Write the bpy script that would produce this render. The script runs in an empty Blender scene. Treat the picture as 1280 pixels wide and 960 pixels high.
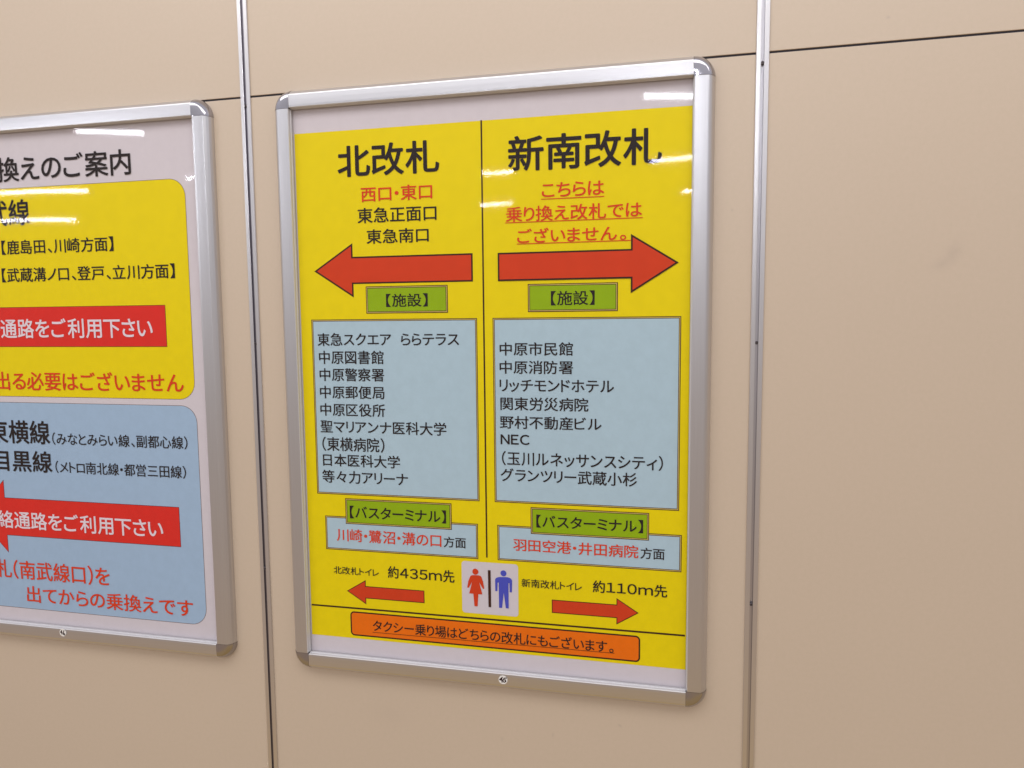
import bpy, bmesh, math
from mathutils import Matrix, Vector
from math import radians, sin, cos, pi

scene = bpy.context.scene
COL = scene.collection

# ---------------------------------------------------------------- camera
cam_data = bpy.data.cameras.new("camera")
cam = bpy.data.objects.new("camera", cam_data)
COL.objects.link(cam)
yaw, pitch, roll = radians(12.84), radians(-5.20), radians(0.55)
Rm = Matrix.Rotation(yaw, 3, 'Z') @ Matrix.Rotation(pitch, 3, 'X') @ Matrix.Rotation(roll, 3, 'Y')
right, fwd, up = Rm @ Vector((1, 0, 0)), Rm @ Vector((0, 1, 0)), Rm @ Vector((0, 0, 1))
M3 = Matrix((right, up, -fwd)).transposed()
cam.matrix_world = Matrix.Translation((0.326, -1.231, 0.131)) @ M3.to_4x4()
cam_data.sensor_width = 36.0
cam_data.lens = 36.0 * 906.0 / 1280.0
cam_data.clip_start = 0.02
cam_data.clip_end = 200
scene.camera = cam

# ---------------------------------------------------------------- world: the concourse around the wall
# (pale lit ceiling above, dim far side of the passage level with the eye, brown floor below)
world = bpy.data.worlds.new("World")
scene.world = world
world.use_nodes = True
nt = world.node_tree
for n in list(nt.nodes):
    nt.nodes.remove(n)
tc = nt.nodes.new("ShaderNodeTexCoord")
sep = nt.nodes.new("ShaderNodeSeparateXYZ")
mr = nt.nodes.new("ShaderNodeMapRange")
mr.inputs[1].default_value = -1
mr.inputs[2].default_value = 1
ramp = nt.nodes.new("ShaderNodeValToRGB")
bg = nt.nodes.new("ShaderNodeBackground")
wo = nt.nodes.new("ShaderNodeOutputWorld")
nt.links.new(tc.outputs['Generated'], sep.inputs[0])
nt.links.new(sep.outputs['Z'], mr.inputs[0])
nt.links.new(mr.outputs[0], ramp.inputs[0])
nt.links.new(ramp.outputs[0], bg.inputs[0])
nt.links.new(bg.outputs[0], wo.inputs[0])
ENV = [(0.00, (0.46, 0.31, 0.13)), (0.225, (0.50, 0.35, 0.18)), (0.273, (0.43, 0.315, 0.225)), (0.33, (0.40, 0.305, 0.25)), (0.42, (0.39, 0.33, 0.285)),
       (0.50, (0.45, 0.425, 0.435)), (0.60, (0.64, 0.63, 0.67)), (0.70, (0.82, 0.81, 0.87)), (1.0, (0.74, 0.73, 0.79))]
el = ramp.color_ramp.elements
while len(el) > 1:
    el.remove(el[-1])
el[0].position = ENV[0][0]
el[0].color = ENV[0][1] + (1,)
for p, c in ENV[1:]:
    e = el.new(p)
    e.color = c + (1,)
bg.inputs[1].default_value = 1.0

# ---------------------------------------------------------------- lamps: the lit ceiling in front of the wall
def area(name, loc, target, sx, sy, watts, col):
    ld = bpy.data.lights.new(name, 'AREA')
    ld.shape = 'RECTANGLE'
    ld.size, ld.size_y = sx, sy
    ld.energy = watts
    ld.color = col
    o = bpy.data.objects.new(name, ld)
    COL.objects.link(o)
    o.location = loc
    o.rotation_euler = (Vector(target) - Vector(loc)).to_track_quat('-Z', 'Y').to_euler()
    return o
area("ceiling_lamp", (0.0, -1.70, 2.15), (0.0, -0.7, 0.0), 5.0, 1.1, 50.0, (1.0, 0.975, 0.95))

scene.view_settings.view_transform = 'Standard'
scene.view_settings.look = 'None'
scene.view_settings.exposure = 0.08
scene.view_settings.gamma = 1.0
scene.view_settings.use_curve_mapping = False
scene.cycles.max_bounces = 8
scene.cycles.transparent_max_bounces = 12

# ---------------------------------------------------------------- materials
def newmat(name):
    m = bpy.data.materials.new(name)
    m.use_nodes = True
    return m, m.node_tree, m.node_tree.nodes['Principled BSDF']

def noise(t, scale, detail=3, rough=0.5, stretch=None):
    c = t.nodes.new("ShaderNodeTexCoord")
    n = t.nodes.new("ShaderNodeTexNoise")
    n.inputs['Scale'].default_value = scale
    n.inputs['Detail'].default_value = detail
    n.inputs['Roughness'].default_value = rough
    if stretch:
        mp = t.nodes.new("ShaderNodeMapping")
        mp.inputs['Scale'].default_value = stretch
        t.links.new(c.outputs['Object'], mp.inputs[0])
        t.links.new(mp.outputs[0], n.inputs['Vector'])
    else:
        t.links.new(c.outputs['Object'], n.inputs['Vector'])
    return n

def tint(t, base, n, amount, dark=0.9):
    """base colour lightly broken up by a noise"""
    mx = t.nodes.new("ShaderNodeMix")
    mx.data_type = 'RGBA'
    mx.inputs['A'].default_value = tuple(base) + (1,)
    mx.inputs['B'].default_value = tuple(x * dark for x in base) + (1,)
    r = t.nodes.new("ShaderNodeMapRange")
    r.inputs[1].default_value = 0.35
    r.inputs[2].default_value = 0.65
    r.inputs[4].default_value = amount
    t.links.new(n.outputs[0], r.inputs[0])
    t.links.new(r.outputs[0], mx.inputs['Factor'])
    return mx.outputs['Result']

def bump(t, bsdf, n, strength, dist):
    b = t.nodes.new("ShaderNodeBump")
    b.inputs['Strength'].default_value = strength
    b.inputs['Distance'].default_value = dist
    t.links.new(n.outputs[0], b.inputs['Height'])
    t.links.new(b.outputs[0], bsdf.inputs['Normal'])

def print_mat(name, base, amount=0.5, dark=0.93):
    m, t, p = newmat(name)
    n = noise(t, 55, 6, 0.7)
    t.links.new(tint(t, base, n, amount, dark), p.inputs['Base Color'])
    p.inputs['Roughness'].default_value = 0.55
    p.inputs['Specular IOR Level'].default_value = 0.08
    return m

INK = dict(
    ink=print_mat("print_black", (0.024, 0.016, 0.015), 0.6, 0.7),
    red=print_mat("print_red_text", (0.72, 0.055, 0.012), 0.6, 0.85),
    white=print_mat("print_white_text", (0.78, 0.69, 0.74)),
    paper=print_mat("poster_paper", (0.65, 0.605, 0.635), 0.6, 0.95),
    yellow=print_mat("print_yellow", (0.82, 0.66, 0.0005), 0.8, 0.94),
    blue=print_mat("print_pale_blue", (0.43, 0.58, 0.66), 0.8, 0.94),
    skyblue=print_mat("print_sky_blue", (0.36, 0.50, 0.66), 0.8, 0.94),
    green=print_mat("print_green", (0.29, 0.45, 0.004), 0.8, 0.92),
    arrow=print_mat("print_red", (0.64, 0.052, 0.012), 0.8, 0.92),
    redbox=print_mat("print_scarlet", (0.72, 0.03, 0.02), 0.8, 0.92),
    orange=print_mat("print_orange", (0.85, 0.17, 0.003), 0.8, 0.92),
    line=print_mat("print_line", (0.05, 0.016, 0.008)),
    olive=print_mat("print_border_gap", (0.60, 0.46, 0.14)),
    thin=print_mat("print_thin_line", (0.17, 0.10, 0.07)),
    violet=print_mat("print_violet_blue", (0.07, 0.085, 0.50)),
)

# painted wall panels
wall_mat, t, p = newmat("cream_panel")
n1 = noise(t, 1.7, 4, 0.6)
c1 = tint(t, (0.58, 0.468, 0.36), n1, 0.5, 0.97)
# a few faint rubbed marks
cc = t.nodes.new("ShaderNodeTexCoord")
nm = noise(t, 130, 5, 0.75)
mc = t.nodes.new('ShaderNodeMix')
mc.data_type = 'RGBA'
mc.blend_type = 'MULTIPLY'
mc.inputs['B'].default_value = (0.955, 0.965, 0.935, 1)
rr = t.nodes.new('ShaderNodeMapRange')
rr.inputs[1].default_value = 0.3
rr.inputs[2].default_value = 0.7
t.links.new(nm.outputs[0], rr.inputs[0])
t.links.new(rr.outputs[0], mc.inputs['Factor'])
t.links.new(c1, mc.inputs['A'])
prev = mc.outputs['Result']
for (sx, sz, rx, rz, ang, amt) in ((0.7327, 0.224, 0.014, 0.020, 25, 0.15), (0.7175, 0.2065, 0.020, 0.012, -25, 0.13), (0.235, -0.588, 0.005, 0.003, 30, 0.25),
                                   (0.02, -0.64, 0.004, 0.006, 0, 0.14), (0.115, -0.62, 0.003, 0.006, 10, 0.18), (0.63, 0.575, 0.004, 0.003, 0, 0.25), (0.41, 0.30, 0.003, 0.003, 0, 0.2), (-0.2, -0.62, 0.05, 0.03, 0, 0.05)):
    mp = t.nodes.new("ShaderNodeMapping")
    mp.vector_type = 'TEXTURE'
    mp.inputs['Location'].default_value = (sx, 0, sz)
    mp.inputs['Rotation'].default_value = (0, radians(ang), 0)
    mp.inputs['Scale'].default_value = (rx * 1.5, 1.0, rz * 1.5)
    t.links.new(cc.outputs['Object'], mp.inputs[0])
    g = t.nodes.new("ShaderNodeTexGradient")
    g.gradient_type = 'QUADRATIC_SPHERE'
    t.links.new(mp.outputs[0], g.inputs[0])
    mm = t.nodes.new("ShaderNodeMath")
    mm.operation = 'MULTIPLY'
    mm.inputs[1].default_value = amt * 1.4
    t.links.new(g.outputs['Fac'], mm.inputs[0])
    mx = t.nodes.new("ShaderNodeMix")
    mx.data_type = 'RGBA'
    mx.inputs['B'].default_value = (0.30, 0.235, 0.20, 1)
    t.links.new(mm.outputs[0], mx.inputs['Factor'])
    t.links.new(prev, mx.inputs['A'])
    prev = mx.outputs['Result']
t.links.new(prev, p.inputs['Base Color'])
p.inputs['Roughness'].default_value = 0.42
p.inputs['Specular IOR Level'].default_value = 0.9
n2 = noise(t, 420, 2, 0.5)
bump(t, p, n2, 0.10, 0.0006)

def metal(name, base, rough, stretch, amount=0.5, bs=0.05):
    m, t, p = newmat(name)
    n = noise(t, 60, 4, 0.6, stretch)
    t.links.new(tint(t, base, n, amount, 0.93), p.inputs['Base Color'])
    p.inputs['Metallic'].default_value = 1.0
    p.inputs['Roughness'].default_value = rough
    bump(t, p, n, bs, 0.0004)
    return m
alu_v = metal("satin_aluminium_upright", (0.65, 0.64, 0.65), 0.31, (14, 14, 0.15), 0.5, 0.02)
alu_h = metal("satin_aluminium_level", (0.65, 0.64, 0.65), 0.31, (0.15, 14, 14), 0.5, 0.02)
lip_mat = metal("matt_inner_lip", (0.62, 0.61, 0.62), 0.5, (3, 3, 3))
lip_mat.node_tree.nodes["Principled BSDF"].inputs["Metallic"].default_value = 0.35
strip_mat = metal("aluminium_joint_strip", (0.70, 0.68, 0.68), 0.30, (20, 20, 0.1), 0.7, 0.03)
chrome = metal("polished_corner_metal", (0.41, 0.395, 0.42), 0.07, (1, 1, 1), 0.4, 0.03)
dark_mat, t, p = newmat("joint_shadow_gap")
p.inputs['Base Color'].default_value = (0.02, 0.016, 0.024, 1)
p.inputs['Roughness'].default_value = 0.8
groove_floor = metal("joint_groove_floor_shaded", (0.56, 0.54, 0.56), 0.3, (20, 20, 0.1), 0.7)  # strip metal toned down, the groove's shade put into its colour
groove_side = metal("joint_groove_side_shaded", (0.30, 0.28, 0.32), 0.35, (20, 20, 0.1), 0.7)  # same metal much darker: shade of the recess painted on its sides
screw_mat, t, p = newmat("dark_screw")
p.inputs['Base Color'].default_value = (0.10, 0.085, 0.09, 1)
p.inputs['Metallic'].default_value = 0.7
p.inputs['Roughness'].default_value = 0.45
sticker_mat = print_mat("sticker_paper", (0.80, 0.78, 0.74))
marker_mat = print_mat("marker_ink", (0.03, 0.012, 0.012))
back_mat, t, p = newmat("backing_board")
p.inputs['Base Color'].default_value = (0.3, 0.28, 0.27, 1)

# clear cover sheet: transparent with a Fresnel gloss on top
cover_mat = bpy.data.materials.new("clear_cover_film")
cover_mat.use_nodes = True
t = cover_mat.node_tree
for n in list(t.nodes):
    t.nodes.remove(n)
out = t.nodes.new("ShaderNodeOutputMaterial")
mixs = t.nodes.new("ShaderNodeMixShader")
tr = t.nodes.new("ShaderNodeBsdfTransparent")
gl = t.nodes.new("ShaderNodeBsdfGlossy")
# Schlick reflectance of a clear film, the same from both sides
geo = t.nodes.new("ShaderNodeNewGeometry")
dot = t.nodes.new("ShaderNodeVectorMath")
dot.operation = 'DOT_PRODUCT'
t.links.new(geo.outputs['Normal'], dot.inputs[0])
t.links.new(geo.outputs['Incoming'], dot.inputs[1])
def mth(op, a, b=None, v=None):
    q = t.nodes.new("ShaderNodeMath")
    q.operation = op
    if isinstance(a, float):
        q.inputs[0].default_value = a
    else:
        t.links.new(a, q.inputs[0])
    if b is not None:
        if isinstance(b, float):
            q.inputs[1].default_value = b
        else:
            t.links.new(b, q.inputs[1])
    return q.outputs[0]
_c = mth('ABSOLUTE', dot.outputs['Value'])
_s = mth('POWER', mth('SUBTRACT', 1.0, _c), 5.0)
refl = mth('ADD', mth('MULTIPLY', _s, 0.95), 0.022)
tr.inputs[0].default_value = (0.985, 0.98, 0.985, 1)
gl.inputs['Roughness'].default_value = 0.034
t.links.new(refl, mixs.inputs[0])
t.links.new(tr.outputs[0], mixs.inputs[1])
t.links.new(gl.outputs[0], mixs.inputs[2])
t.links.new(mixs.outputs[0], out.inputs[0])

tube_mat = bpy.data.materials.new("lit_fluorescent_tube")
tube_mat.use_nodes = True
t = tube_mat.node_tree
pb = t.nodes['Principled BSDF']
pb.inputs['Base Color'].default_value = (0.9, 0.9, 0.9, 1)
pb.inputs['Emission Color'].default_value = (0.90, 0.92, 1.0, 1)
pb.inputs['Emission Strength'].default_value = 72.0
cap_mat = metal("lamp_end_cap", (0.6, 0.6, 0.6), 0.4, (1, 1, 1))

# ---------------------------------------------------------------- mesh helpers
def mesh_obj(name, verts, faces, mats, parent=None, fmat=None, smooth=False):
    me = bpy.data.meshes.new(name)
    me.from_pydata(verts, [], faces)
    for m in (mats if isinstance(mats, (list, tuple)) else [mats]):
        me.materials.append(m)
    if fmat:
        me.polygons.foreach_set('material_index', fmat)
    if smooth:
        me.polygons.foreach_set('use_smooth', [True] * len(me.polygons))
    me.update()
    o = bpy.data.objects.new(name, me)
    COL.objects.link(o)
    if parent:
        o.parent = parent
    return o

def empty(name, loc):
    o = bpy.data.objects.new(name, None)
    o.empty_display_size = 0.1
    o.location = loc
    COL.objects.link(o)
    return o

def box(x0, x1, y0, y1, z0, z1):
    v = [(x0, y0, z0), (x1, y0, z0), (x1, y1, z0), (x0, y1, z0), (x0, y0, z1), (x1, y0, z1), (x1, y1, z1), (x0, y1, z1)]
    f = [(0, 3, 2, 1), (4, 5, 6, 7), (0, 1, 5, 4), (1, 2, 6, 5), (2, 3, 7, 6), (3, 0, 4, 7)]
    return v, f

def fix_normals(o):
    bm = bmesh.new()
    bm.from_mesh(o.data)
    bmesh.ops.recalc_face_normals(bm, faces=bm.faces)
    bm.to_mesh(o.data)
    bm.free()

def bevel(o, w, seg=2):
    bm = bmesh.new()
    bm.from_mesh(o.data)
    bmesh.ops.bevel(bm, geom=bm.edges[:], offset=w, segments=seg, affect='EDGES', profile=0.5)
    bmesh.ops.recalc_face_normals(bm, faces=bm.faces)
    bm.to_mesh(o.data)
    bm.free()

# ---------------------------------------------------------------- the wall
wall = mesh_obj("wall", *box(-2.6, 2.3, 0.014, 0.05, -1.45, 1.6), dark_mat)
wall['label'] = "cream panelled passage wall behind both framed posters, with aluminium joint strips and dark seams"
wall['category'] = "wall"

GAP = 0.0034            # open joint between panels
ZJ = 0.5392             # height of the level joint
VX = [-2.249, -1.350, -0.4500, 0.4515, 1.352, 2.25]
for zi, (z0, z1) in enumerate(((-1.40, ZJ - GAP / 2), (ZJ + GAP / 2, 1.55))):
    for i in range(len(VX) - 1):
        o = mesh_obj("panel", *box(VX[i] + 0.0045, VX[i + 1] - 0.0045, 0.0, 0.012, z0, z1), wall_mat, wall)
        bevel(o, 0.0007, 2)

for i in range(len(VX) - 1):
    mesh_obj('joint_shade_strip', *box(VX[i] + 0.0046, VX[i + 1] - 0.0046, 0.0016, 0.0119, ZJ - GAP / 2 + 0.0001, ZJ + GAP / 2 - 0.0001), dark_mat, wall)  # added dark strip standing in for the shade inside the open joint

# joint strip: two raised flanges with a narrow groove between them
def strip(cx):
    prof = [(-0.0100, 0.0), (-0.0100, 0.0022), (-0.0093, 0.0032), (-0.0034, 0.0034), (-0.0024, 0.0030), (-0.0022, -0.0022), (0.0022, -0.0022),
            (0.0024, 0.0030), (0.0034, 0.0034), (0.0093, 0.0032), (0.0100, 0.0022), (0.0100, 0.0)]
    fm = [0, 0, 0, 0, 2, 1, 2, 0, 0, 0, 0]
    v, f = [], []
    for z in (-1.40, 1.55):
        v += [(cx + a, -h, z) for a, h in prof]
    k = len(prof)
    for i in range(k - 1):
        f.append((i, i + 1, k + i + 1, k + i))
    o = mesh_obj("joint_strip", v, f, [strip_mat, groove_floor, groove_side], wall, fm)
    fix_normals(o)
    for z in (0.9595, 0.5235, 0.0875, -0.3485, -0.7845):
        sv, sf = [], []
        seg = 14
        ring = [(0.0027, -0.0020), (0.0027, 0.0028), (0.0020, 0.0036), (0.0010, 0.0034), (0.0008, 0.0024)]
        for r, h in ring:
            sv += [(cx + r * cos(2 * pi * s / seg), -h, z + r * sin(2 * pi * s / seg)) for s in range(seg)]
        for j in range(len(ring) - 1):
            for s in range(seg):
                sf.append((j * seg + s, j * seg + (s + 1) % seg, (j + 1) * seg + (s + 1) % seg, (j + 1) * seg + s))
        sf.append(tuple((len(ring) - 1) * seg + s for s in range(seg)))
        q = mesh_obj("screw", sv, sf, screw_mat, o)
        fix_normals(q)
for cx in VX[1:-1]:
    strip(cx)

# ---------------------------------------------------------------- lettering
_glyph = {}
def _eval_text(body, off):
    cu = bpy.data.curves.new("tmp_text", 'FONT')
    cu.body = body
    cu.size = 1.0
    cu.offset = off
    cu.resolution_u = 4
    ob = bpy.data.objects.new("tmp_text", cu)
    COL.objects.link(ob)
    bpy.context.view_layer.update()
    dg = bpy.context.evaluated_depsgraph_get()
    me = bpy.data.meshes.new_from_object(ob.evaluated_get(dg))
    v = [(q.co.x, q.co.y) for q in me.vertices]
    f = [tuple(pp.vertices) for pp in me.polygons]
    bpy.data.objects.remove(ob)
    bpy.data.curves.remove(cu)
    bpy.data.meshes.remove(me)
    return v, f
_adv = None
def glyph(ch, off):
    k = (ch, off)
    if k not in _glyph:
        v, f = _eval_text(ch, off)
        _glyph[k] = (v, f)
    return _glyph[k]

KANA_GAP = 0.13
def layout(s, off):
    """set a line the way a proportional gothic face does: kanji on full em, kana and marks set close"""
    em = EM
    x = 0.0
    V, F, spans = [], [], []
    for ch in s:
        if ch == '　':
            x += em * 0.62
            spans.append((x, x))
            continue
        v, f = glyph(ch, off)
        x0, x1 = min(a for a, b in v), max(a for a, b in v)
        o = ord(ch)
        if 0x4e00 <= o <= 0x9fff or ch in '々':
            adv, dx = em, (em - (x1 - x0)) / 2 - x0
            if ch == '口':
                adv, dx = em * 0.97, (em * 0.97 - (x1 - x0)) / 2 - x0
        elif 0xff10 <= o <= 0xff5a:
            # wide numerals: the plain figure drawn out sideways
            v = [(a * 1.22, c) for a, c in v]
            x0, x1 = min(a for a, b in v), max(a for a, b in v)
            w = max(x1 - x0 + em * 0.14, em * 0.55)
            adv, dx = w, (w - (x1 - x0)) / 2 - x0
        elif o < 128:
            adv, dx = (x1 - x0) + em * 0.09, em * 0.045 - x0
        elif ch in '【（':
            adv, dx = (x1 - x0) + em * 0.16, em * 0.10 - x0
        elif ch in '】）':
            adv, dx = (x1 - x0) + em * 0.16, em * 0.06 - x0
        elif ch == '・':
            adv, dx = em * 0.42, (em * 0.42 - (x1 - x0)) / 2 - x0
        elif ch in '、。':
            adv, dx = em * 0.50, em * 0.12 - x0
        elif ch == 'ー':
            adv, dx = em * 0.95, (em * 0.95 - (x1 - x0)) / 2 - x0
        else:
            w = max(x1 - x0 + em * KANA_GAP, em * 0.66)
            adv, dx = w, (w - (x1 - x0)) / 2 - x0
        b = len(V)
        V += [(a + dx + x, c) for a, c in v]
        F += [tuple(i + b for i in q) for q in f]
        spans.append((x, x + adv, b))
        x += adv
    return V, F, x
_v1, _ = _eval_text('国国', 0.0)
_v0, _ = _eval_text('国', 0.0)
EM = (max(a for a, b in _v1) - max(a for a, b in _v0))
WEIGHT = {3: (0.014, 9), 0: (0.007, 5), 1: (0.011, 5), 2: (0.017, 9)}     # stroke thickening (em) and number of overlaid impressions

def lettering(name, s, prefix, col, w, x0, x1, z0, z1, y, parent, clip_left=None):
    V, F, _ = layout(s, 0.0)
    bx0, bx1 = min(a for a, b in V), max(a for a, b in V)
    bz0, bz1 = min(b for a, b in V), max(b for a, b in V)
    sx, sz = (x1 - x0) / (bx1 - bx0), (z1 - z0) / (bz1 - bz0)
    if prefix:
        VP, FP, wp = layout(prefix, 0.0)
        b = len(V)
        V = V + [(a - wp, c) for a, c in VP]
        F = F + [tuple(i + b for i in q) for q in FP]
    rad, cnt = WEIGHT[w]
    shifts = [(0.0, 0.0)]
    if cnt == 5:
        shifts += [(rad, rad * .6), (-rad, rad * .6), (rad, -rad * .6), (-rad, -rad * .6)]
    elif cnt == 9:
        shifts += [(rad * cos(pi / 4 * i), rad * sin(pi / 4 * i)) for i in range(8)]
    # keep the inked outline inside the measured box
    kx, kz = (bx1 - bx0) / (bx1 - bx0 + 2 * rad), (bz1 - bz0) / (bz1 - bz0 + 2 * rad)
    verts, faces = [], []
    for n, (dx, dz) in enumerate(shifts):
        b = len(verts)
        verts += [(x0 + ((a - bx0) + rad + dx) * sx * kx, y - n * 0.000025, z0 + ((c - bz0) + rad + dz) * sz * kz) for a, c in V]
        faces += [tuple(i + b for i in q) for q in F]
    return mesh_obj(name, verts, faces, INK[col], parent)

# ---------------------------------------------------------------- flat printed shapes
def YL(k):
    return -0.0060 - 0.00025 * k

def poly(name, pts, y, mat, parent):
    o = mesh_obj(name, [(a, y, c) for a, c in pts], [tuple(range(len(pts)))], mat, parent)
    bm = bmesh.new()
    bm.from_mesh(o.data)
    bmesh.ops.triangulate(bm, faces=bm.faces[:])
    bm.to_mesh(o.data)
    bm.free()
    return o

def rect_pts(x0, x1, z0, z1, r=0.0, seg=8):
    if r <= 0:
        return [(x0, z0), (x1, z0), (x1, z1), (x0, z1)]
    P = []
    for cx, cz, a0 in ((x1 - r, z0 + r, -90), (x1 - r, z1 - r, 0), (x0 + r, z1 - r, 90), (x0 + r, z0 + r, 180)):
        for i in range(seg + 1):
            a = radians(a0 + 90 * i / seg)
            P.append((cx + r * cos(a), cz + r * sin(a)))
    return P

def ringed(name, levels, y, parent):
    """nested outlines of equal point count: list of (points, material of the band inside it)"""
    V, F, MI, mats = [], [], [], []
    n = len(levels[0][0])
    for pts, m in levels:
        V += [(a, y, c) for a, c in pts]
        if m not in mats:
            mats.append(m)
    for k in range(len(levels) - 1):
        for i in range(n):
            j = (i + 1) % n
            F.append((k * n + i, k * n + j, (k + 1) * n + j, (k + 1) * n + i))
            MI.append(mats.index(levels[k][1]))
    F.append(tuple((len(levels) - 1) * n + i for i in range(n)))
    MI.append(mats.index(levels[-1][1]))
    return mesh_obj(name, V, F, mats, parent, MI)

def bordered(name, x0, x1, z0, z1, fill, y, parent, r=0.0, bands=((0.0013, 'line'), (0.0013, 'olive'), (0.0011, 'line'))):
    lv, d = [], 0.0
    for w, m in bands:
        lv.append((rect_pts(x0 + d, x1 - d, z0 + d, z1 - d, max(0, r - d) if r else 0), INK[m]))
        d += w
    lv.append((rect_pts(x0 + d, x1 - d, z0 + d, z1 - d, max(0, r - d) if r else 0), INK[fill]))
    return ringed(name, lv, y, parent)

def offset_poly(P, d):
    n = len(P)
    R = []
    for i in range(n):
        p0, p1, p2 = Vector(P[i - 1]), Vector(P[i]), Vector(P[(i + 1) % n])
        e1, e2 = (p1 - p0).normalized(), (p2 - p1).normalized()
        n1, n2 = Vector((-e1.y, e1.x)), Vector((-e2.y, e2.x))
        k = 1 + n1.dot(n2)
        q = p1 + (n1 + n2) * (d / max(k, 0.15))
        R.append((q.x, q.y))
    return R

def arrow(name, tip, join, tail, zc, hs, hh, w, y, parent, fill='arrow'):
    P = [(tip, zc), (join, zc + hh), (join, zc + hs), (tail, zc + hs), (tail, zc - hs), (join, zc - hs), (join, zc - hh)]
    area2 = sum(P[i - 1][0] * P[i][1] - P[i][0] * P[i - 1][1] for i in range(len(P)))
    if area2 < 0:
        P = P[::-1]
    I = offset_poly(P, w)
    return ringed(name, [(P, INK['line']), (I, INK[fill])], y, parent)

def hbar(name, x0, x1, z, w, y, mat, parent, z2=None):
    z2 = z if z2 is None else z2
    return mesh_obj(name, [(x0, y, z - w / 2), (x1, y, z2 - w / 2), (x1, y, z2 + w / 2), (x0, y, z + w / 2)], [(0, 1, 2, 3)], mat, parent)

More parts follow.
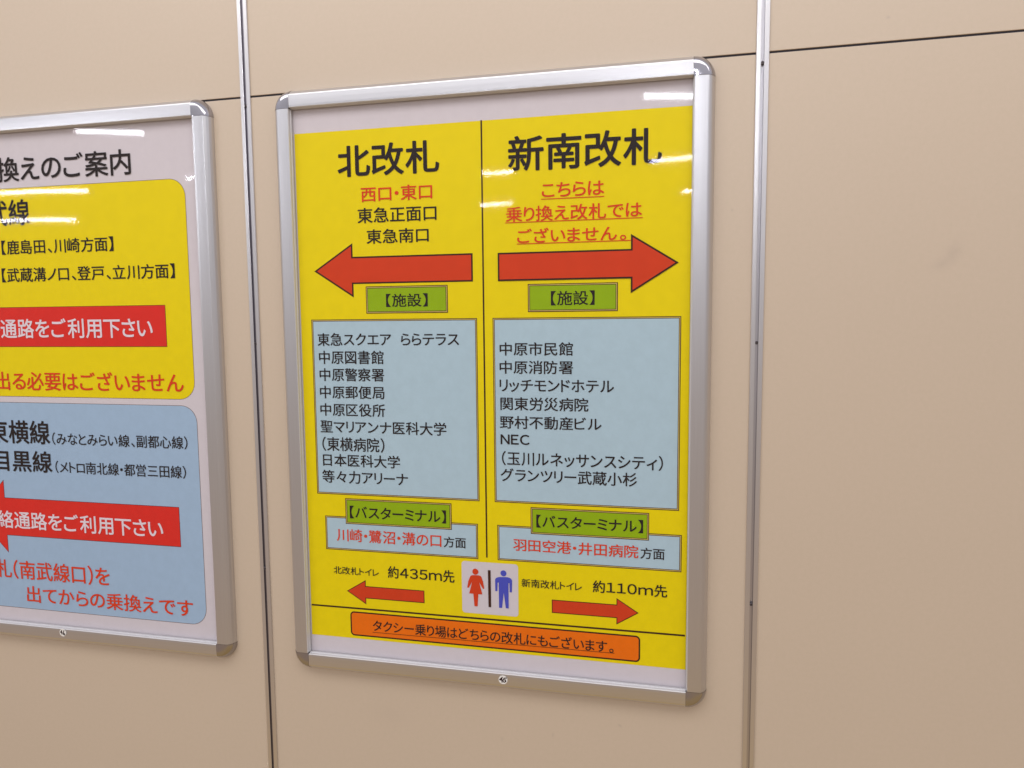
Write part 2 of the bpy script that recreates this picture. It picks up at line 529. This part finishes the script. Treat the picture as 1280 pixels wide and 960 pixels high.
TEXT = [
    (0, 'title_lettering', '北改札', '', 'ink', 2, -0.2692, -0.0784, 0.3835, 0.4397),
    (0, 'exit_lettering', '西口・東口', '', 'red', 1, -0.2257, -0.0922, 0.3391, 0.3656),
    (0, 'exit_lettering', '東急正面口', '', 'ink', 1, -0.2334, -0.0851, 0.3020, 0.3291),
    (0, 'exit_lettering', '東急南口', '', 'ink', 1, -0.2172, -0.1002, 0.2653, 0.2909),
    (0, 'label_lettering', '【施設】', '', 'ink', 1, -0.1829, -0.1043, 0.1527, 0.1763),
    (0, 'place_lettering', '東急スクエア\u3000ららテラス', '', 'ink', 1, -0.3194, -0.0478, 0.0831, 0.1069),
    (0, 'place_lettering', '中原図書館', '', 'ink', 1, -0.3177, -0.1904, 0.0499, 0.0747),
    (0, 'place_lettering', '中原警察署', '', 'ink', 1, -0.3177, -0.1905, 0.0184, 0.0425),
    (0, 'place_lettering', '中原郵便局', '', 'ink', 1, -0.3181, -0.1906, -0.0139, 0.0099),
    (0, 'place_lettering', '中原区役所', '', 'ink', 1, -0.3185, -0.1902, -0.0464, -0.0226),
    (0, 'place_lettering', '聖マリアンナ医科大学', '', 'ink', 1, -0.3192, -0.0740, -0.0778, -0.0538),
    (0, 'place_lettering', '（東横病院）', '', 'ink', 1, -0.3168, -0.1932, -0.1122, -0.0854),
    (0, 'place_lettering', '日本医科大学', '', 'ink', 1, -0.3166, -0.1637, -0.1407, -0.1170),
    (0, 'place_lettering', '等々力アリーナ', '', 'ink', 1, -0.3191, -0.1490, -0.1725, -0.1481),
    (0, 'place_lettering', '中原市民館', '', 'ink', 1, 0.0255, 0.1539, 0.0661, 0.0893),
    (0, 'place_lettering', '中原消防署', '', 'ink', 1, 0.0251, 0.1539, 0.0345, 0.0576),
    (0, 'place_lettering', 'リッチモンドホテル', '', 'ink', 1, 0.0247, 0.2233, 0.0029, 0.0251),
    (0, 'place_lettering', '関東労災病院', '', 'ink', 1, 0.0258, 0.1801, -0.0294, -0.0059),
    (0, 'place_lettering', '野村不動産ビル', '', 'ink', 1, 0.0247, 0.2025, -0.0619, -0.0390),
    (0, 'place_lettering', 'ＮＥＣ', '', 'ink', 2, 0.0255, 0.0775, -0.0899, -0.0719),
    (0, 'place_lettering', '（玉川ルネッサンスシティ）', '', 'ink', 1, 0.0276, 0.3054, -0.1271, -0.1015),
    (0, 'place_lettering', 'グランツリー武蔵小杉', '', 'ink', 1, 0.0248, 0.2626, -0.1563, -0.1322),
    (0, 'label_lettering', '【バスターミナル】', '', 'ink', 3, -0.2656, -0.0776, -0.2381, -0.2140),
    (0, 'direction_lettering', '川崎・鷺沼・溝の口', '', 'red', 1, -0.2935, -0.0874, -0.2831, -0.2585),
    (0, 'direction_lettering', '方面', '', 'ink', 1, -0.0829, -0.0410, -0.2821, -0.2622),
    (0, 'toilet_lettering', '北改札トイレ', '', 'ink', 0, -0.3023, -0.2110, -0.3469, -0.3320),
    (0, 'distance_lettering', '約４３５ｍ先', '', 'ink', 1, -0.1929, -0.0638, -0.3479, -0.3246),
    (0, 'taxi_lettering', 'タクシー乗り場はどちらの改札にもございます。', '', 'ink', 0, -0.2258, 0.2239, -0.4529, -0.4307),
    (0, 'title_lettering', '新南改札', '', 'ink', 2, 0.0437, 0.2994, 0.3772, 0.4361),
    (0, 'warning_lettering', 'こちらは', '', 'red', 1, 0.1015, 0.2062, 0.3326, 0.3564),
    (0, 'warning_lettering', '乗り換え改札では', '', 'red', 1, 0.0389, 0.2678, 0.2937, 0.3194),
    (0, 'warning_lettering', 'ございません。', '', 'red', 1, 0.0584, 0.2424, 0.2576, 0.2824),
    (0, 'label_lettering', '【施設】', '', 'ink', 1, 0.1162, 0.1906, 0.1516, 0.1761),
    (0, 'label_lettering', '【バスターミナル】', '', 'ink', 3, 0.0884, 0.2733, -0.2360, -0.2129),
    (0, 'direction_lettering', '羽田空港・井田病院', '', 'red', 1, 0.0465, 0.2656, -0.2806, -0.2579),
    (0, 'direction_lettering', '方面', '', 'ink', 1, 0.2691, 0.3095, -0.2804, -0.2606),
    (0, 'toilet_lettering', '新南改札トイレ', '', 'ink', 0, 0.0610, 0.1686, -0.3458, -0.3303),
    (0, 'distance_lettering', '約１１０ｍ先', '', 'ink', 1, 0.1877, 0.3144, -0.3462, -0.3240),
    (1, 'title_lettering', 'えのご案内', '乗り換', 'ink', 3, -0.9541, -0.6980, 0.4121, 0.4610),
    (1, 'line_name_lettering', '線', '南武', 'ink', 2, -0.9900, -0.9387, 0.3256, 0.3775),
    (1, 'direction_lettering', '【鹿島田、川崎方面】', '', 'ink', 1, -1.0129, -0.7472, 0.2684, 0.2972),
    (1, 'direction_lettering', '【武蔵溝ノ口、登戸、立川方面】', '', 'ink', 1, -1.0172, -0.6132, 0.2129, 0.2417),
    (1, 'passage_lettering', '通路をご利用下さい', '連絡', 'white', 3, -1.0296, -0.6688, 0.0991, 0.1389),
    (1, 'notice_lettering', 'る必要はございません', '改札を出', 'red', 1, -1.0104, -0.6062, -0.0074, 0.0318),
    (1, 'line_name_lettering', '横線', '東', 'ink', 3, -1.0290, -0.9263, -0.1191, -0.0699),
    (1, 'line_detail_lettering', '（みなとみらい線、副都心線）', '', 'ink', 0, -0.9209, -0.6044, -0.1189, -0.0930),
    (1, 'line_name_lettering', '黒線', '目', 'ink', 3, -1.0244, -0.9257, -0.1782, -0.1330),
    (1, 'line_detail_lettering', '（メトロ南北線・都営三田線）', '', 'ink', 0, -0.9177, -0.6111, -0.1775, -0.1518),
    (1, 'passage_lettering', '通路をご利用下さい', '連絡', 'white', 3, -1.0305, -0.6697, -0.3008, -0.2630),
    (1, 'exit_lettering', '（南武線口）を', '改札', 'red', 1, -1.0421, -0.8027, -0.4102, -0.3687),
    (1, 'exit_lettering', '出てからの乗換えです', '', 'red', 1, -1.0122, -0.6105, -0.4592, -0.4232),
]

# ---------------------------------------------------------------- snap frame
HW, HH = 0.3505, 0.5050           # half opening
PROF = [(0.0, 0.0085), (0.0, 0.0125), (0.0011, 0.0131), (0.0013, 0.0188), (0.0022, 0.0199), (0.0060, 0.0201), (0.0150, 0.0200), (0.0235, 0.0197),
        (0.0255, 0.0190), (0.0290, 0.0158), (0.0320, 0.0118), (0.0342, 0.0070), (0.0350, 0.0030), (0.0350, 0.0)]
PROF = [(u * 0.97, h) for u, h in PROF]
CZ = 0.0022

def build_frame(cx, sheet_seed):
    root = empty("framed_poster", (cx, 0, 0))
    def P(o):
        return o
    # uprights and level rails
    for side in (-1, 1):
        v, f = [], []
        for z in (-HH + 0.0003, HH - 0.0003):
            v += [(side * (HW + u), -h, z + CZ) for u, h in PROF]
        k = len(PROF)
        f = [(i, i + 1, k + i + 1, k + i) for i in range(k - 1)]
        o = mesh_obj("frame_rail", v, f, [alu_v, lip_mat], root, [1 if i < 4 else 0 for i in range(k - 1)])
        fix_normals(o)
        flat_ok(o, side, 0)
        v = []
        for x in (-HW + 0.0003, HW - 0.0003):
            v += [(x, -h, side * (HH + u) + CZ) for u, h in PROF]
        o = mesh_obj("frame_rail", v, f, [alu_h, lip_mat], root, [1 if i < 4 else 0 for i in range(k - 1)])
        fix_normals(o)
        flat_ok(o, 0, side)
    # rounded corner pieces: the rail section swung round the inner corner
    seg = 16
    for sx in (-1, 1):
        for sz in (-1, 1):
            v, f = [], []
            prof = [(u, h + 0.0003) for u, h in PROF[4:]]
            prof[0] = (0.0, 0.0199)
            for s in range(seg + 1):
                a = pi / 2 * s / seg
                v += [(sx * (HW + u * 1.01 * cos(a)), -h, sz * (HH + u * 1.01 * sin(a)) + CZ) for u, h in prof]
            k = len(prof)
            for s in range(seg):
                for i in range(k - 1):
                    f.append((s * k + i, s * k + i + 1, (s + 1) * k + i + 1, (s + 1) * k + i))
            o = mesh_obj("corner_cap", v, f, chrome, root, smooth=True)
            bm = bmesh.new()
            bm.from_mesh(o.data)
            bmesh.ops.remove_doubles(bm, verts=bm.verts, dist=0.00002)
            bmesh.ops.recalc_face_normals(bm, faces=bm.faces)
            bm.to_mesh(o.data)
            bm.free()
            front_out(o, sx, sz)
    # backing, poster, cover
    mesh_obj("backing_board", *box(-HW - 0.006, HW + 0.006, -0.0055, -0.0005, -HH - 0.006 + CZ, HH + 0.006 + CZ), back_mat, root)
    sheet = mesh_obj("poster_sheet", [(-HW - 0.005, YL(0), -HH - 0.005 + CZ), (HW + 0.005, YL(0), -HH - 0.005 + CZ), (HW + 0.005, YL(0), HH + 0.005 + CZ), (-HW - 0.005, YL(0), HH + 0.005 + CZ)],
                     [(0, 1, 2, 3)], INK['paper'], root)
    # the clear film lies not quite flat
    nx, nz = 36, 52
    cv, cf = [], []
    for b in range(nz + 1):
        for a in range(nx + 1):
            x, z = -HW + 2 * HW * a / nx, -HH + 2 * HH * b / nz
            w = 0.00012 * (sin(9.0 * x + 5.0 * z + 2.1 * sheet_seed) + 0.6 * sin(17.0 * x - 8.0 * z + 1.3 * sheet_seed) + 0.35 * sin(31.0 * x + 3.0 * z))
            cv.append((x, -0.0084 + w, z + CZ))
    for b in range(nz):
        for a in range(nx):
            k = b * (nx + 1) + a
            cf.append((k, k + 1, k + nx + 2, k + nx + 1))
    mesh_obj("cover_sheet", cv, cf, cover_mat, root, smooth=True)
    return root, sheet

def flat_ok(o, sx, sz):
    front_out(o, sx, sz)

def front_out(o, sx, sz):
    """make sure the skin faces the room"""
    me = o.data
    s = sum(pp.normal.y * pp.area for pp in me.polygons)
    if s > 0:
        bm = bmesh.new()
        bm.from_mesh(me)
        bmesh.ops.reverse_faces(bm, faces=bm.faces[:])
        bm.to_mesh(me)
        bm.free()

def sticker(root, x, z, strokes):
    n = 24
    r = 0.0082
    h0, h1 = 0.0206, 0.0210
    v = [(x + r * cos(2 * pi * i / n), -h0, z + r * 0.98 * sin(2 * pi * i / n)) for i in range(n)] + \
        [(x + r * cos(2 * pi * i / n), -h1, z + r * 0.98 * sin(2 * pi * i / n)) for i in range(n)]
    f = [tuple(range(n, 2 * n))] + [(i, (i + 1) % n, n + (i + 1) % n, n + i) for i in range(n)]
    st = mesh_obj("number_sticker", v, f, sticker_mat, root)
    fix_normals(st)
    V, F = [], []
    for w, pts in strokes:
        for i in range(len(pts) - 1):
            a, b = Vector(pts[i]), Vector(pts[i + 1])
            d = (b - a).normalized()
            q = Vector((-d.y, d.x)) * w / 2
            e = d * w * 0.3
            k = len(V)
            yy = -h1 - 0.0002 - 0.00002 * (len(F) % 5)
            for c in (a - e - q, b + e - q, b + e + q, a - e + q):
                V.append((x + c.x * r, yy, z + c.y * r))
            F.append((k, k + 1, k + 2, k + 3))
    mesh_obj("number_lettering", V, F, marker_mat, st)

# ---------------------------------------------------------------- main board
CX0 = -0.0035
rootA, sheetA = build_frame(CX0, 1)
rootA['label'] = "framed yellow gate direction poster with two large red arrows, centred on the middle wall panel"
rootA['category'] = "poster"
rootA['group'] = "framed posters on the wall"
# printed pieces are placed in wall coordinates; holder offsets them to the frame's own origin
CX1 = CX0 - 0.8999
rootB, sheetB = build_frame(CX1, 2)
rootB['label'] = "white framed transfer guide poster with yellow and sky blue panels, at the left edge"
rootB['category'] = "poster"
rootB['group'] = "framed posters on the wall"

class Holder:
    """links prints under the sheet although their coordinates are those of the wall"""
before = set(o.name for o in bpy.data.objects)
S = None
# yellow ground
poly("yellow_panel", rect_pts(-0.3520, 0.3465, -0.4706, 0.4655), YL(1), INK['yellow'], S)
for (x0, x1, z0, z1) in ((-0.3309, -0.0146, -0.1942, 0.1315), (0.0134, 0.3325, -0.1942, 0.1315)):
    bordered("place_panel", x0, x1, z0, z1, 'blue', YL(2), S)
for (x0, x1, z0, z1) in ((-0.3163, -0.0184, -0.3004, -0.2356), (0.0176, 0.3375, -0.2998, -0.2354)):
    bordered("bus_direction_panel", x0, x1, z0, z1, 'blue', YL(2), S)
for (x0, x1, z0, z1) in ((-0.2214, -0.0673, 0.1416, 0.1900), (0.0763, 0.2292, 0.1410, 0.1886), (-0.2744, -0.0673, -0.2493, -0.2006), (0.0784, 0.2832, -0.2482, -0.2003)):
    bordered("green_label", x0, x1, z0, z1, 'green', YL(3), S)
arrow("large_arrow", -0.3215, -0.2452, -0.0209, 0.2192, 0.0244, 0.0485, 0.0029, YL(2), S)
arrow("large_arrow", 0.3275, 0.2504, 0.0240, 0.2186, 0.0241, 0.0483, 0.0029, YL(5), S)
arrow("small_arrow", -0.2764, -0.2380, -0.1223, -0.3788, 0.0119, 0.0234, 0.0014, YL(2), S)
arrow("small_arrow", 0.2668, 0.2288, 0.1152, -0.3771, 0.0121, 0.0237, 0.0014, YL(2), S)
mesh_obj("divider_line", [(-0.0038, YL(2), -0.2965), (-0.0010, YL(2), -0.2965), (-0.0010, YL(2), 0.4662), (-0.0038, YL(2), 0.4662)], [(0, 1, 2, 3)], INK['line'], S)
hbar("base_line", -0.3507, 0.3446, -0.4118, 0.0032, YL(2), INK['line'], S, -0.4103)
bordered("taxi_notice_panel", -0.2712, 0.2697, -0.4652, -0.4178, 'orange', YL(2), S, r=0.008, bands=((0.0027, 'line'),))
for x0, x1, z in ((0.1003, 0.2063, 0.3298), (0.0375, 0.2693, 0.2929), (0.0576, 0.2504, 0.2567)):
    hbar("text_underline", x0, x1, z, 0.0013, YL(4), INK['red'], S)
hbar("text_underline", -0.2268, 0.2255, -0.4553, 0.0008, YL(4), INK['line'], S, -0.4528)
# toilet pictogram
sign = poly("toilet_sign", rect_pts(-0.0499, 0.0547, -0.4018, -0.3055, 0.006), YL(2), INK['paper'], S)
def disc(name, cx, cz, r, y, mat):
    poly(name, [(cx + r * cos(2 * pi * i / 28), cz + r * sin(2 * pi * i / 28)) for i in range(28)], y, mat, S)
Wp = [(-0.0340, -0.3335), (-0.0322, -0.3316), (-0.0295, -0.3306), (-0.0180, -0.3303), (-0.0150, -0.3309), (-0.0130, -0.3328), (-0.0103, -0.3407), (-0.0077, -0.3542), (-0.0105, -0.3547), (-0.0173, -0.3430),
      (-0.0116, -0.3652), (-0.0191, -0.3654), (-0.0208, -0.3882), (-0.0267, -0.3884), (-0.0285, -0.3652), (-0.0363, -0.3652), (-0.0304, -0.3430), (-0.0368, -0.3546), (-0.0399, -0.3546), (-0.0376, -0.3420)]
Mp = [(0.0124, -0.3363), (0.0137, -0.3335), (0.0165, -0.3316), (0.0215, -0.3304), (0.0353, -0.3300), (0.0395, -0.3309), (0.0425, -0.3330), (0.0438, -0.3358), (0.0431, -0.3573), (0.0390, -0.3573), (0.0388, -0.3406), (0.0370, -0.3406), (0.0370, -0.3875), (0.0317, -0.3875), (0.0281, -0.3587), (0.0248, -0.3875), (0.0192, -0.3875), (0.0190, -0.3410), (0.0170, -0.3412), (0.0165, -0.3571), (0.0127, -0.3571)]
poly("woman_figure", Wp, YL(4), INK['arrow'], S)
disc("woman_head", -0.0241, -0.3239, 0.0056, YL(4), INK['arrow'])
poly("man_figure", Mp, YL(4), INK['violet'], S)
disc("man_head", 0.0280, -0.3233, 0.0055, YL(4), INK['violet'])
poly("figure_divider", [(-0.0004, -0.3879), (0.0046, -0.3879), (0.0043, -0.3194), (-0.0007, -0.3194)], YL(4), INK['line'], S)
for (pz, name, s, pre, col, w, x0, x1, z0, z1) in TEXT:
    if pz == 0:
        lettering(name, s, pre, col, w, x0, x1, z0, z1, YL(4), S)
newA = [o for o in bpy.data.objects if o.name not in before]

before = set(o.name for o in bpy.data.objects)
bordered("yellow_panel", -1.2250, -0.5822, -0.0208, 0.4000, 'yellow', YL(1), S, r=0.034, bands=((0.0009, 'thin'),))
bordered("blue_panel", -1.2250, -0.5808, -0.4738, -0.0325, 'skyblue', YL(1), S, r=0.034, bands=((0.0009, 'thin'),))
arrow("notice_arrow", -1.190, -1.110, -0.6386, 0.1222, 0.0405, 0.0785, 0.0009, YL(2), S, 'redbox')
arrow("notice_arrow", -1.130, -1.0515, -0.6311, -0.2758, 0.0406, 0.0785, 0.0009, YL(2), S, 'redbox')
for (pz, name, s, pre, col, w, x0, x1, z0, z1) in TEXT:
    if pz == 1:
        lettering(name, s, pre, col, w, x0, x1, z0, z1, YL(4), S)
newB = [o for o in bpy.data.objects if o.name not in before]

for objs, sheet, cx in ((newA, sheetA, CX0), (newB, sheetB, CX1)):
    for o in objs:
        o.data.transform(Matrix.Translation((-cx, 0, 0)))
        o.parent = sheet

def local_x(root_x, x):
    return x - root_x
sticker(rootA, 0.0285 - CX0, -0.5147, [
    (0.26, [(-0.15, 0.55), (-0.75, -0.02), (0.02, -0.10)]), (0.24, [(-0.28, 0.42), (-0.22, -0.55)]),
    (0.22, [(0.78, 0.50), (0.22, 0.40), (0.12, 0.02), (0.55, 0.02), (0.62, -0.30), (0.30, -0.50), (0.02, -0.38)])])
sticker(rootB, -0.9128 - CX1, -0.5117, [
    (0.22, [(-0.25, 0.60), (-0.72, 0.05), (0.05, -0.12)]), (0.22, [(-0.35, 0.40), (-0.30, -0.45)]),
    (0.22, [(0.40, 0.62), (0.12, -0.05), (0.20, -0.50), (0.55, -0.58), (0.60, -0.25), (0.25, -0.18)])])

# ---------------------------------------------------------------- ceiling tubes seen mirrored in the cover sheets
def tube(x0, x1, y0, y1, z, r, tag):
    r *= 0.66 if y0 < -4 else 0.60
    c = Vector(((x0 + x1) / 2, (y0 + y1) / 2, z))
    L = math.hypot(x1 - x0, y1 - y0)
    ang = math.atan2(y1 - y0, x1 - x0)
    root = empty("fluorescent_lamp", c)
    root.rotation_euler = (0, 0, ang)
    seg = 20
    v, f = [], []
    for xx in (-L / 2, L / 2):
        v += [(xx, r * cos(2 * pi * i / seg), r * sin(2 * pi * i / seg)) for i in range(seg)]
    f = [(i, (i + 1) % seg, seg + (i + 1) % seg, seg + i) for i in range(seg)] + [tuple(range(seg)), tuple(range(seg, 2 * seg))]
    o = mesh_obj("glass_tube", v, f, tube_mat, root, smooth=False)
    fix_normals(o)
    for s in (-1, 1):
        b = mesh_obj("end_cap", *box(min(s * L / 2, s * (L / 2 + 0.02)), max(s * L / 2, s * (L / 2 + 0.02)), -r * 1.1, r * 1.1, -r * 1.1, r * 1.1), cap_mat, root)
        bevel(b, r * 0.3, 2)
    root['label'] = "lit ceiling tube mirrored " + tag
    root['category'] = "ceiling lamp"
    root['group'] = "ceiling tubes mirrored in the posters"
TUBES = [
    (0.12, 0.50, -3.15, -3.25, 1.4, 0.022, "at the top right of the yellow poster"),
    (0.09, 0.55, -4.93, -4.83, 1.4, 0.017, "beside the last character of the right heading"),
    (-1.37, -1.09, -5.11, -5.12, 1.4, 0.017, "right of the divider line, upper of two"),
    (-1.86, -1.49, -6.90, -6.83, 1.4, 0.019, "right of the divider line, lower of two"),
    (0.37, 0.62, -6.48, -6.38, 1.4, 0.018, "low at the yellow poster's right edge"),
    (-3.60, -3.22, -3.00, -3.13, 1.4, 0.021, "above the left poster's heading"),
    (-6.35, -5.23, -4.68, -4.86, 1.4, 0.022, "along the left poster's yellow panel top"),
    (-8.10, -6.96, -6.27, -6.52, 1.4, 0.024, "across the left poster's first line name"),
    (-4.00, -3.75, -4.64, -4.54, 1.4, 0.017, "at the left poster's right margin"),

]
for a in TUBES:
    tube(*a)
